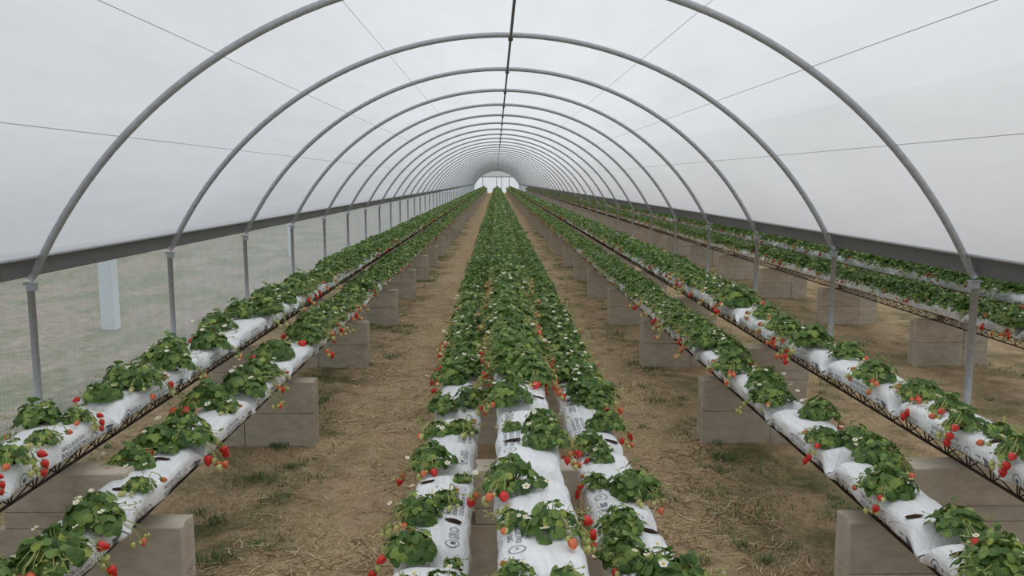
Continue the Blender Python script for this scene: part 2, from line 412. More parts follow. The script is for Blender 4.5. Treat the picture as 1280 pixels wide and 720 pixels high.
# ------------------------------------------------------------------ concrete block piers
T = .175
PY = [4.17 + 3.02*k for k in range(49)]
def block_mesh(L, h, seed):
    b = MB(); g = .012
    # long block with shallow grooved ends
    prof = [(0,0), (L,0), (L,T*.28), (L-g,T*.36), (L-g,T*.64), (L,T*.72), (L,T), (0,T), (0,T*.72), (g,T*.64), (g,T*.36), (0,T*.28)]
    n = len(prof)
    b.add([(x, y, 0) for x, y in prof] + [(x, y, h) for x, y in prof],
          [tuple(reversed(range(n))), tuple(range(n, 2*n))] + [(i, (i+1) % n, n+(i+1) % n, n+i) for i in range(n)])
    me = b.mesh('concrete_block', 'concrete'); bevelled(me, .004, 1)
    r = random.Random(seed)
    for v in me.vertices:
        v.co += Vector((r.uniform(-1,1), r.uniform(-1,1), r.uniform(-1,1)))*.0012
    return me
H2 = .275
def pier_plan():
    """(x0, x1, z0, z1, course words, place words)"""
    P = []
    P += [('wall-side pier', [(-2.16,-1.56,0,H2,'bottom course, aisle end'), (-2.46,-2.16,0,H2,'bottom course, wall end'),
                              (-2.16,-1.56,H2,2*H2,'second course, aisle end'), (-2.46,-2.16,H2,2*H2,'second course, wall end'),
                              (-2.42,-1.82,.55,.632,'thin slab on second course'), (-2.42,-1.82,.632,.83,'topmost')])]
    P += [('middle pier', [(-.40,.15,0,H2,'bottom course, wall end'), (.15,.70,0,H2,'bottom course, post end'),
                           (-.40,.15,H2,2*H2,'second course, wall end'), (.15,.70,H2,2*H2,'second course, post end'),
                           (-.11,.41,.55,.632,'thin slab on second course'), (-.11,.41,.632,.83,'topmost')])]
    P += [('post-side pier', [(1.77,2.37,0,H2,'bottom course, aisle end'), (2.37,2.67,0,H2,'bottom course, post end'),
                              (1.77,2.37,H2,2*H2,'second course, aisle end'), (2.37,2.67,H2,2*H2,'second course, post end'),
                              (2.08,2.68,.55,.632,'thin slab on second course'), (2.08,2.68,.632,.83,'topmost')])]
    P += [('pier beyond the posts', [(5.13,5.73,0,H2,'bottom course, post end'), (5.73,6.03,0,H2,'bottom course, outer end'),
                              (5.13,5.73,H2,2*H2,'second course, post end'), (5.73,6.03,H2,2*H2,'second course, outer end'),
                              (5.46,6.06,.55,.622,'thin slab on second course'), (5.46,6.06,.622,.80,'topmost')])]
    return P
BM = {}
NEAR_PIERS = 13
far_blocks = MB(); nb = 0
for k, y in enumerate(PY):
    for pname, blocks in pier_plan():
        for x0, x1, z0, z1, w in blocks:
            if nb < 300 and k < NEAR_PIERS and not (pname == 'pier beyond the posts' and k < 0):
                key = (round(x1-x0, 3), round(z1-z0, 3), nb % 3)
                if key not in BM: BM[key] = block_mesh(x1-x0-.003, z1-z0-.002, nb)
                o = link('concrete_block', BM[key], loc=(x0+.0015, y-T+random.uniform(-.006,.006), z0-(.02 if z0 == 0 else 0)), rot=(0,0,random.uniform(-.004,.004)))
                if z0 == 0: o.scale.z = (z1+.02)/(z1)
                tag(o, f'grey concrete block, {w} of the {ordinal(k)} {pname}', 'concrete block', 'concrete blocks under the rows'); nb += 1
            else:
                far_blocks.box(x0, x1, y-T, y, z0-(.02 if z0 == 0 else 0), z1)
tag(link('distant_concrete_blocks', far_blocks.mesh('distant_blocks', 'concrete')), 'remaining grey concrete blocks under the rows towards the far end', 'concrete blocks', kind='stuff')

# ------------------------------------------------------------------ lattice girders
SPAN = 6.04
def girder_parts():
    parts = []; w = .075; zt = GIRD-.006; zb = .008
    for s in (-1, 1):
        b = MB(); b.tube([(s*w, 0, zt), (s*w, SPAN-.02, zt)], .007, 5); parts.append(('top_chord', b.mesh('top_chord', 'rust')))
    b = MB(); b.tube([(0, 0, zb), (0, SPAN-.02, zb)], .008, 5); parts.append(('bottom_chord', b.mesh('bottom_chord', 'rust')))
    n = 60; st = SPAN/n
    for s in (-1, 1):
        b = MB(); b.tube([(s*(w if i % 2 == 0 else .004), i*st if i < n else SPAN-.02, zt if i % 2 == 0 else zb) for i in range(n+1)], .0042, 4, caps=False)
        parts.append(('lacing_bar', b.mesh('lacing_bar', 'rust')))
    return parts
GP = girder_parts()
b = MB()
for w in (-.075, .075): b.tube([(w, 0, GIRD-.006), (w, SPAN-.02, GIRD-.006)], .008, 4)
b.tube([(0, 0, .008), (0, SPAN-.02, .008)], .009, 4)
for s in (-1, 1):
    b.tube([(s*(.075 if i % 2 == 0 else .004), min(i*SPAN/60, SPAN-.02), GIRD-.006 if i % 2 == 0 else .008) for i in range(61)], .0045, 3, caps=False)
GFAR = b.mesh('lattice_girder', 'rust')
for r in ROWS:
    ys = PY[0] - T/2 - SPAN/2 if not r['far'] else PY[0] - T/2
    k = 0
    y = ys
    while y < YEND - SPAN - 2:
        lab = f'rusty steel lattice girder, {ordinal(k)} length under the {r["n"]}'
        if y < 22:
            o = link('lattice_girder', None, loc=(r['x'], y, r['z']+.001))
            for nm, me in GP: link(nm, me, o)
        else: o = link('lattice_girder', GFAR, loc=(r['x'], y, r['z']+.001))
        tag(o, lab, 'girder', 'lattice girders carrying the rows')
        k += 1; y += SPAN

# ------------------------------------------------------------------ grow bags
def section(hs, ws):
    """closed cross-section points counted from the bottom middle round over +x, top and -x"""
    pts = []; n = 40
    for i in range(n):
        a = -PI/2 + 2*PI*i/n
        c, s = math.cos(a), math.sin(a)
        e = .62
        x = math.copysign(abs(c)**e, c)*BW*ws
        z = math.copysign(abs(s)**(.75 if s > 0 else .5), s)
        z = (z*.5+.5)*BAGH*hs if s > 0 else (z*.5+.5)*BAGH*hs
        pts.append((x, z))
    return pts
BL = .99
def bag_point(seed, yv, i, n=40):
    """surface point; yv 0..1 along, i (float) round the section"""
    e = min(yv, 1-yv)*BL
    k = min(1, e/.10); k = k*k*(3-2*k)
    hs = .30 + .70*k**.8; ws = 1.0 + .03*(1-k)
    p = section(hs, ws); i0 = int(math.floor(i)) % n; fr = i - math.floor(i)
    a, b_ = p[i0], p[(i0+1) % n]
    x, z = a[0]*(1-fr)+b_[0]*fr, a[1]*(1-fr)+b_[1]*fr
    y = (yv-.5)*BL
    nz = noise.noise((x*7+seed*9, y*4.5, z*7))*.012 + noise.noise((x*18+seed, y*(16 if e < .16 else 11), z*18))*(.0065 + .007*(1-k)) + abs(noise.noise((x*12+y*9+seed, y*7-x*9, z*12)))*.007
    if z < .012: nz *= .1
    # creases gathered at the ends
    nz += (1-k)*.005*math.sin(x*95 + seed*3 + y*9)
    d = Vector((x, 0, z-.05)); d.normalize()
    return Vector((x, y, max(z, 0))) + d*nz
def bag_mesh(seed, ny=44, nr=40):
    b = MB()
    ts = [.5-.5*math.cos(PI*j/ny)*(1) for j in range(ny+1)]
    ts = [t*.55 + .45*j/ny for j, t in enumerate(ts)]
    rows = [[bag_point(seed, t, i*40/nr) for i in range(nr)] for t in ts]
    b.grid(rows, 0, True); o = len(b.v)
    b.f.append(tuple(range(nr))); b.m.append(0); b.f.append(tuple(o-nr+i for i in reversed(range(nr)))); b.m.append(0)
    return b.mesh('grow_bag', 'bag', True)
NV = 4
BAGS = [bag_mesh(s) for s in range(NV)]
BAGS_LOW = [bag_mesh(s, 14, 16) for s in range(2)]

def text_geo(body, size, outline=0):
    cu = bpy.data.curves.new('t', 'FONT'); cu.body = body; cu.size = size; cu.resolution_u = 3
    if outline: cu.fill_mode = 'NONE'; cu.bevel_depth = outline; cu.bevel_resolution = 0
    o = bpy.data.objects.new('t', cu); C.objects.link(o)
    dg = bpy.context.evaluated_depsgraph_get(); me = o.evaluated_get(dg).to_mesh()
    v = [tuple(p.co) for p in me.vertices]; f = [tuple(p.vertices) for p in me.polygons]
    o.evaluated_get(dg).to_mesh_clear(); C.objects.unlink(o); bpy.data.objects.remove(o); return v, f
def ring_geo(r0, r1, cx, cy, n=22, a0=0, a1=2*PI):
    v = []; f = []
    for i in range(n+1):
        a = a0+(a1-a0)*i/n; v += [(cx+r0*math.cos(a), cy+r0*math.sin(a), 0), (cx+r1*math.cos(a), cy+r1*math.sin(a), 0)]
    for i in range(n): f.append((2*i, 2*i+1, 2*i+3, 2*i+2))
    return v, f
def rect_geo(x0, y0, x1, y1):
    return [(x0,y0,0), (x1,y0,0), (x1,y1,0), (x0,y1,0)], [(0,1,2,3)]
def hand_geo(cx, cy, s):            # the small dark open-hand blot inside the ring
    p = [(-.35,-.6), (.35,-.6), (.5,-.1), (.62,.42), (.36,.2), (.28,.62), (.04,.25), (-.2,.66), (-.28,.2), (-.6,.4), (-.5,-.1)]
    return [(cx+a*s, cy+b*s, 0) for a, b in p], [tuple(range(len(p)))]
def print_mesh(seed, top):
    geo = []
    def put(g, dx=0, dy=0, sx=1):
        geo.append(([(p[0]*sx+dx, p[1]+dy) for p in g[0]], g[1]))
    # text axis: x along the bag (0..BL), y up the side
    put(ring_geo(.026, .0295, .115, .044)); put(hand_geo(.115, .044, .020))
    put(text_geo('SIRO', .058, .0011), .155, .020, 1.0)
    put(text_geo('SACO DE CULTIVO', .027), .42, .066); put(text_geo('BOLSA DE CULTIVO', .029), .415, .036); put(text_geo('CULTIVATION BAG', .027), .42, .008)
    put(ring_geo(.026, .029, .725, .040)); put(text_geo('PE', .018), .713, .034)
    for i in range(5): put(rect_geo(.795+.008*i, .025, .799+.008*i, .058))
    put(rect_geo(.85, .012, .925, .018)); put(rect_geo(.85, .056, .925, .062)); put(rect_geo(.85, .018, .856, .056)); put(rect_geo(.919, .018, .925, .056))
    for i in range(3): put(rect_geo(.861, .022+.012*i, .914, .030+.012*i))
    if top:                            # faint round stamp on the upper face
        put(ring_geo(.040, .042, .62, -.055)); put(ring_geo(.030, .0312, .62, -.055))
    # arc length table of the mid section, starting at the +x foot
    sec = section(1, 1); L = [0]
    start = 4 if not top else 14
    idx = list(range(start, start+22))
    for a, b_ in zip(idx, idx[1:]):
        L.append(L[-1] + math.dist(sec[a % 40], sec[b_ % 40]))
    def m(p):
        s = p[1] + (.012 if not top else .01)
        s = max(s, -.06)
        if s < 0: fi = start + s/(L[1]-L[0])
        else:
            j = max(0, min(len(L)-2, int(np.searchsorted(L, s))-1)); fi = start + j + (s-L[j])/(L[j+1]-L[j])
        q = bag_point(seed, max(.001, min(.999, p[0]/BL)), fi)
        q2 = bag_point(seed, max(.001, min(.999, p[0]/BL)), fi+.6); q3 = bag_point(seed, max(.001, min(.999, p[0]/BL+.01)), fi)
        nn = (q3-q).cross(q2-q).normalized()
        if nn.dot(Vector((q.x, 0, q.z-.05))) < 0: nn = -nn
        return q + nn*.0022
    b = MB()
    for v, f in geo: b.add([m(p) for p in v], f)
    return b.mesh('printed_lettering', 'print')
PRINTS = {(s, t): print_mesh(s, t) for s in range(NV) for t in (0, 1)}

def hole_mesh(seed):
    r = random.Random(seed); b = MB(); n = 14; ring = []
    for i in range(n):
        a = 2*PI*i/n; k = .85+.3*r.random()
        ring.append((.040*math.cos(a)*k, .021*math.sin(a)*k, 0))
    mid = [(x*.5, y*.5, .003) for x, y, z in ring]
    b.add(ring + mid + [(0,0,.004)], [(i, (i+1) % n, n+(i+1) % n, n+i) for i in range(n)] + [(n+i, n+(i+1) % n, 2*n) for i in range(n)])
    return b.mesh('planting_hole', 'peat', True)
HOLES = [hole_mesh(s) for s in range(4)]

bag_at = {}   # (row, index) -> object
bag_list = []
for ri, r in enumerate(ROWS):
    seam = {0: .35, 1: 3.60, 2: 3.12, 3: 3.30, 4: 3.45, 5: 3.30, 6: 3.5, 7: .2, 8: .6}[ri]
    y = seam - math.floor(seam) + 1.0
    vis = abs(r['x'])*F/690                     # first depth that can be in the frame
    y0 = max(2.0, vis-.8)
    k = 0
    while y + 1 < YEND - 2.5:
        if y + 1 > y0: bag_list.append((y, ri, k)); k += 1
        y += 1.0
bag_list.sort()
far_bags = MB()
low = [[tuple(p.co) for p in me.vertices] for me in BAGS_LOW]; lowf = [[tuple(p.vertices) for p in me.polygons] for me in BAGS_LOW]
xlow = MB(); xs_ = []
for yv in (0, .08, .92, 1.0): xs_.append([bag_point(0, yv, i*5) for i in range(8)])
xlow.grid(xs_, 0, True)
for q, (y, ri, k) in enumerate(bag_list):
    r = ROWS[ri]
    if q < 300:
        near = y < 14; sd = (k*7+ri*3) % NV
        o = link('grow_bag', BAGS[sd] if near else BAGS_LOW[sd % 2], loc=(r['x'], y+.5, r['bz']+.001), rot=(0, 0, (0 if r['t'] > 0 else PI)+random.uniform(-.012,.012)))
        r.setdefault('bagy', []).append(y)
        bag_at[(ri, k)] = (o, sd, y)
        tag(o, f'white printed grow bag, {ordinal(k)} along the {r["n"]}', 'grow bag', 'white grow bags along the rows')
        if y < 9: link('printed_lettering', PRINTS[(sd, r['top'])], o)
    else:
        c, s = (1 if r['t'] > 0 else -1), 0
        far_bags.add([(r['x']+p[0]*c, y+.5+p[1]*c, r['bz']+p[2]) for p in xlow.v], xlow.f)
tag(link('distant_grow_bags', far_bags.mesh('distant_bags', 'bag', True)), 'remaining white grow bags along the rows towards the far end', 'grow bags', kind='stuff')

# ------------------------------------------------------------------ strawberry plants
def leaflet(b, base, d, up, L, W, r, mi=0, fold=.25, droop=.3, detail=True):
    """a toothed rounded leaflet from base along d"""
    d = d.normalized(); side = d.cross(up).normalized(); up = side.cross(d).normalized()
    ts = (0, .14, .32, .52, .72, .88, 1.0) if detail else (0, .3, .7, 1.0)
    ws = (.10, .55, .90, 1.0, .88, .58, .14) if detail else (.12, .9, .85, .14)
    rows = []
    for j, (t, w) in enumerate(zip(ts, ws)):
        c = base + d*(L*t) - up*(droop*L*t*t)
        row = []
        for q in (-1, -.5, 0, .5, 1):
            tooth = 1 + (.10 if j % 2 else -.07)*(abs(q) == 1)
            row.append(c + side*(q*W*.5*w*tooth) + up*(fold*W*.5*w*(abs(q)**1.3) - .10*W*abs(q)**3*w) + d*(.06*L*abs(q)*(1-t)))
        rows.append(row)
    b.grid(rows, mi)
def plant_mesh(seed, nleaf, rad, hgt, lsize, lean=0):
    r = random.Random(seed); b = MB()
    for i in range(nleaf):
        rho = math.sqrt((i+.6)/nleaf); az = i*2.399 + r.uniform(-.35,.35)
        R = rad*rho*r.uniform(.75,1.22); h = hgt*(1.0 if r.random() < .85 else 1.3)*(1.05-.80*rho**2.0)*r.uniform(.8,1.15)
        tip = Vector((R*math.cos(az)*.80+lean*.03, R*math.sin(az)*.80, h))
        root = Vector((r.uniform(-.015,.015), r.uniform(-.015,.015), 0))
        midp = root*.4 + tip*.6 + Vector((0,0,.25*h))*(.6*rho)
        b.tube([root, midp, tip], [.0022,.0018,.0014], 4, 1, False)
        out = Vector((math.cos(az), math.sin(az), 0))
        nrm = (Vector((0,0,1)) + out*(.25+.75*rho) + Vector((r.uniform(-.45,.45), r.uniform(-.45,.45), 0))).normalized()
        fd = (out + Vector((r.uniform(-.5,.5), r.uniform(-.5,.5), 0))).normalized()
        fd = (fd - nrm*fd.dot(nrm)).normalized(); sd = fd.cross(nrm)
        s = lsize*r.uniform(.8,1.2)
        fo, dr = r.uniform(.12,.40), r.uniform(.15,.45)
        leaflet(b, tip, fd, nrm, s*1.05, s*.98, r, 0, fo, dr)
        for q in (-1, 1):
            leaflet(b, tip, (fd*.35+sd*q).normalized(), nrm, s*.96, s*.92, r, 0, fo, dr)
    return b.mesh('foliage', ['leaf', 'stalk'], True)
def berry_mesh(L, W, mk, seed):
    r = random.Random(seed); rows = []; n = 12
    prof = [(0,.28), (.04,.62), (.12,.88), (.26,1.0), (.42,.97), (.58,.83), (.74,.62), (.88,.36), (.97,.15), (1,.02)]
    for t, w in prof:
        rows.append([(W*.5*w*math.cos(2*PI*k/n)*(1+.04*math.sin(3*2*PI*k/n+seed)), W*.5*w*math.sin(2*PI*k/n), -L*t) for k in range(n)])
    b = MB(); b.grid(rows, 0, True); b.f.append(tuple(range(n))); b.m.append(0)
    return b.mesh('berry', mk, True)
def calyx_mesh(W, seed):
    b = MB(); r = random.Random(seed)
    for i in range(8):
        a = 2*PI*i/8+.2*r.random(); d = Vector((math.cos(a), math.sin(a), r.uniform(-.5,.25)))
        s = Vector((-math.sin(a), math.cos(a), 0)); l = W*.55
        b.add([(0,0,.002), d*l*.5 + s*l*.2, d*l, d*l*.5 - s*l*.2], [(0,1,2,3)])
    b.tube([(0,0,0), (0,0,.014)], .0014, 4)
    return b.mesh('calyx', 'leaf_young')
def flower_mesh(seed):
    b = MB(); r = random.Random(seed)
    for i in range(5):
        a = 2*PI*i/5; d = Vector((math.cos(a), math.sin(a), .25)); s = Vector((-math.sin(a), math.cos(a), 0)); R = .0125
        ctr = d*R*.62
        pts = [ctr + d*(R*.62*math.cos(t)) + s*(R*.58*math.sin(t)) + Vector((0,0,.001*math.cos(2*t))) for t in [2*PI*k/8 for k in range(8)]]
        b.add(pts, [tuple(range(8))])
    o = len(b.v); rows = [[(.0048*math.cos(2*PI*k/8)*w, .0048*math.sin(2*PI*k/8)*w, .002+z) for k in range(8)] for z, w in ((0,1), (.002,.85), (.0035,.4))]
    b.grid(rows, 1, True); b.f.append(tuple(range(len(b.v)-8, len(b.v)))); b.m.append(1)
    return b.mesh('flower', ['petal', 'flower_eye'])
BER = {'red': [berry_mesh(.042, .034, 'berry_red', 0), berry_mesh(.036, .033, 'berry_red', 2), berry_mesh(.046, .036, 'berry_red', 4)],
       'orange': [berry_mesh(.036, .030, 'berry_orange', 1)],
       'green': [berry_mesh(.030, .024, 'berry_green', 3), berry_mesh(.034, .028, 'berry_green', 5), berry_mesh(.022, .019, 'berry_green', 6)]}
CAL = [calyx_mesh(.034, 1), calyx_mesh(.026, 2)]; FLO = [flower_mesh(0)]

# variants: foliage + where berries and flowers hang (plant's outer side is +x)
VAR = []
def variant(seed, nleaf, rad, hgt, ls, reds, oranges, greens, flowers):
    r = random.Random(seed*13+1); fr = []; st = MB()
    kinds = ['red']*reds + ['orange']*oranges + ['green']*greens
    r.shuffle(kinds)
    ncl = max(1, math.ceil(len(kinds)/3.2)); base_a = [r.uniform(-1.5,1.5) for _ in range(ncl)]
    for i, k in enumerate(kinds):
        a = base_a[i % ncl] + r.uniform(-.22,.22); R = rad*r.uniform(.92,1.32)
        p = Vector((R*math.cos(a), R*math.sin(a), 0))
        over = p.x - (BW-.055)                          # beyond the bag's shoulder: hangs lower
        z = .026 if over < 0 else .035 - min(.10, over*1.3 + r.uniform(0,.04))
        p.z = z; me = r.choice(BER[k])
        tilt = 1.2 if over < 0 else r.uniform(.1,.6)
        fr.append((k, me, p.copy(), (r.uniform(-.3,.3), -tilt, a)))
        rt = Vector((.02*math.cos(a), .02*math.sin(a), .01)); md = (rt+p)*.5 + Vector((0,0,.045+.02*r.random()))
        st.tube([rt, md, p*.85+md*.15+Vector((0,0,.02)), p + Vector((0,0,.004))], [.0018,.0016,.0014,.0013], 4, 0, False)
    for i in range(max(2, greens)):                   # spent flower stalks arching out
        a = r.uniform(-1.5,1.5); R = rad*r.uniform(.7,1.15); q = Vector((R*math.cos(a), R*math.sin(a), hgt*r.uniform(.25,.75)))
        st.tube([Vector((0,0,.01)), q*.55+Vector((0,0,.035)), q], [.0022,.0018,.0015], 4, 0, False)
        for j in range(3):
            e = q + Vector((r.uniform(-.022,.022), r.uniform(-.022,.022), r.uniform(-.02,.012)))
            st.tube([q, e], .0012, 4, 0, False); st.tube([e, e+(e-q)*.35+Vector((0,0,.002))], [.0045,.0022], 6, 0)
    fl = []
    for i in range(flowers):
        a = r.uniform(-PI,PI); R = rad*r.uniform(.45,1.15); z = hgt*r.uniform(.85,1.15) if R < rad*.9 else hgt*r.uniform(.35,.8)
        p = Vector((R*math.cos(a), R*math.sin(a), z))
        fl.append((p, (r.uniform(-.5,.5), r.uniform(-.5,.5), r.uniform(0,6)), r.uniform(.7,1.05)))
        st.tube([Vector((0,0,.01)), p*.5+Vector((0,0,.02)), p], .0013, 4, 0, False)
    VAR.append(dict(fol=plant_mesh(seed, nleaf, rad, hgt, ls), fr=fr, fl=fl, st=st.mesh('fruit_stalk', 'stalk', True) if st.v else None,
                    red=reds, org=oranges, grn=greens, fl_n=flowers, rad=rad, small=nleaf < 9))
variant(1, 64, .140, 0.111, 0.0364, 3, 2, 6, 4)
variant(2, 74, .155, 0.119, 0.0379, 0, 1, 8, 6)
variant(3, 54, .130, 0.098, 0.0348, 4, 2, 5, 3)
variant(4, 67, .145, 0.106, 0.0379, 2, 1, 7, 4)
variant(5, 57, .135, 0.111, 0.0364, 0, 2, 9, 7)
variant(6, 50, .125, 0.093, 0.0348, 4, 2, 5, 2)
variant(7, 77, .160, 0.115, 0.0387, 0, 1, 5, 5)
variant(8, 60, .145, 0.106, 0.0364, 2, 3, 7, 3)
variant(9, 13, .050, 0.030, 0.0217, 0, 0, 0, 0)      # sprout left in its hole
variant(10, 30, .095, 0.064, 0.0294, 0, 1, 5, 2)    # half-grown
variant(11, 31, .100, 0.072, 0.0310, 3, 1, 4, 1)
BIG = list(range(8))

# placement: hand read near the camera (u, v, pixel width of the clump), row by row
HAND = {
 0: [(20,565,52), (3,592,44), (45,520,60), (97,515,36), (75,541,40), (128,489,46), (175,474,58), (152,468,46), (240,451,50), (214,436,46), (196,447,40), (280,426,50), (268,406,44), (302,391,46), (338,386,42), (322,374,40)],
 1: [(115,645,80), (75,690,86), (8,706,46), (182,600,38), (165,573,54), (196,552,58), (228,545,72), (250,500,62), (284,506,24), (303,482,62), (322,464,50), (344,441,56), (352,466,36), (394,421,48)],
 2: [(502,680,66), (514,637,62), (557,617,40), (535,572,56), (577,531,40), (542,534,40), (552,506,44), (590,497,44), (563,470,46), (584,462,46), (506,714,26), (566,693,26), (586,590,26)],
 3: [(632,595,74), (628,640,46), (690,650,70), (637,712,54), (706,705,40), (687,545,56), (676,526,52), (636,493,60), (677,468,52), (640,525,28), (643,692,24)],
 4: [(802,607,66), (778,652,62), (782,690,66), (737,597,34), (737,553,48), (742,492,60), (765,527,46), (728,478,46), (760,500,40), (752,566,30), (820,702,44)],
 5: [(1253,693,76), (1200,652,66), (1110,605,62), (1073,547,50), (1106,566,56), (1026,514,46), (1022,545,44), (965,494,54), (955,474,46), (913,457,50), (912,436,42), (875,428,46), (1080,594,22), (1140,578,40)],
 6: [(1253,534,44), (1274,556,52), (1203,523,48), (1153,487,50), (1188,503,44), (1088,466,52), (1060,439,42), (1003,425,52), (978,412,36), (958,407,44), (958,391,36), (908,376,46), (1108,488,26)],
}
EMPTY = {2: [(530,603), (567,651)], 3: [(641,551), (691,592), (680,497)], 4: [(769,552), (811,664)], 5: [(1140,645), (1188,692)], 6: [(1120,484), (1246,552)], 1: [(203,575), (150,612)], 0: [(98,509)]}
plants = []      # (depth, row, x, y, var, scale, side)
top_of = lambda ri: ROWS[ri]['top_z']
hand_end = {}; hand_min = {}
for ri, lst in HAND.items():
    r = ROWS[ri]; ymax = 0
    for u, v, w in lst:
        p = at(u, v, top_of(ri)+.04); sz = w*depth(p)/F
        dx = max(-.085, min(.085, p.x - r['x']))
        if sz < .125: vi = 8 if sz < .11 else 9
        elif sz < .19: vi = random.choice([9, 10])
        else: vi = random.choice(BIG)
        k = sz/(2*VAR[vi]['rad']*.98)
        plants.append((depth(p), ri, r['x']+dx, p.y, vi, max(.7, min(1.5, k*1.15)), 1 if dx > 0 else -1)); ymax = max(ymax, p.y)
    hand_end[ri] = ymax + .12; hand_min[ri] = min(at(u, v, top_of(ri)+.04).y for u, v, w in lst)
def random_row(ri, ya, yb):
    r = ROWS[ri]; y = ya; side = 1; out = []
    while y < yb:
        if random.random() < .93:
            s = side
            vi = random.choice(BIG) if random.random() < .86 else random.choice([9, 10, 2])
            out.append((0, ri, r['x'] + s*.058 + random.uniform(-.015,.015), y + random.uniform(-.03,.03), vi, random.uniform(.98,1.28), s))
        side = -side; y += .128 + random.uniform(-.02,.02)
    return out
for ri, r in enumerate(ROWS):
    if ri in hand_min:
        for q in random_row(ri, 2.25, hand_min[ri]-.10): plants.append((depth((q[2], q[3], top_of(ri))),) + q[1:])
    y0 = hand_end.get(ri, max(2.2, abs(r['x'])*F/690-.6))
    for q in random_row(ri, y0, YEND-2.5):
        plants.append((depth((q[2], q[3], top_of(ri))),) + q[1:])
plants.sort(key=lambda q: q[0] - (0 if q[1] < 7 else -1.5))
near, far = plants[:318], plants[318:]
cnt = {}
near.sort(key=lambda q: (q[1], q[3]))
NUM = ['no', 'one', 'two', 'three', 'four', 'five', 'six']
for D, ri, x, y, vi, k, side in near:
    V = VAR[vi]; r = ROWS[ri]
    o = link('strawberry_plant', None, loc=(x, y, top_of(ri)-.004), rot=(0, 0, (0 if side > 0 else PI)+random.uniform(-.35,.35)), scale=k)
    sd = 'post side' if (side > 0) != bool(r['far']) else 'wall side'
    if r['far']: sd = 'outer side' if side > 0 else 'post side'
    c = cnt[(ri, side)] = cnt.get((ri, side), -1) + 1
    what = ('small strawberry sprout' if vi == 8 else 'strawberry plant with ' + (f'{NUM[V["red"]]} red berr{"y" if V["red"] == 1 else "ies"}' if V['red'] else 'pale unripe berries'))
    rowname = r['n'].replace(' from the clear wall', ' from clear wall').replace('raised fourth', 'fourth').replace(', just', '').replace(', outermost', '').replace(', beside the', ' by')
    tag(o, f'{what}, {ordinal(c)} along {sd} of {rowname}', 'strawberry plant', 'strawberry plants in the grow bags')
    link('foliage', V['fol'], o)
    if D < 7.5 or True:
        if V['st']: link('fruit_stalk', V['st'], o)
        for kd, me, p, rot in V['fr']:
            bo = link('berry', me, o, p, rot)
            if kd != 'red': bo['label'] = 'pale unripe berry' if kd == 'green' else 'half-ripe orange berry'
            if D < 6.2: link('calyx', CAL[0 if kd == 'red' else 1], bo)
        for p, rot, s in V['fl']: link('flower', FLO[0], o, p, rot, s)
# dark planting slits, on the bag they are cut in
def slit(ri, x, y):
    for (rr, k), (o, sd, yb) in bag_at.items():
        if rr == ri and yb <= y < yb+1:
            c = 1 if ROWS[ri]['t'] > 0 else -1
            lx, ly = (x-o.location.x)*c, (y-o.location.y)*c
            best = max((bag_point(sd, min(.98, max(.02, ly/BL+.5)), i/4) for i in range(0, 160)), key=lambda q: q.z - 4*abs(q.x-lx))
            h = link('planting_hole', random.choice(HOLES), o, (lx, ly, best.z+.0035), (0, .25*lx/.1, random.uniform(-.3,.3))); h['label'] = 'dark soil in the planting hole'
            return
for ri, l in EMPTY.items():
    for u, v in l:
        p = at(u, v, top_of(ri)); x = max(ROWS[ri]['x']-.085, min(ROWS[ri]['x']+.085, p.x)); slit(ri, x, p.y)
for D, ri, x, y, vi, k, side in near:
    if D < 8: slit(ri, x, y)

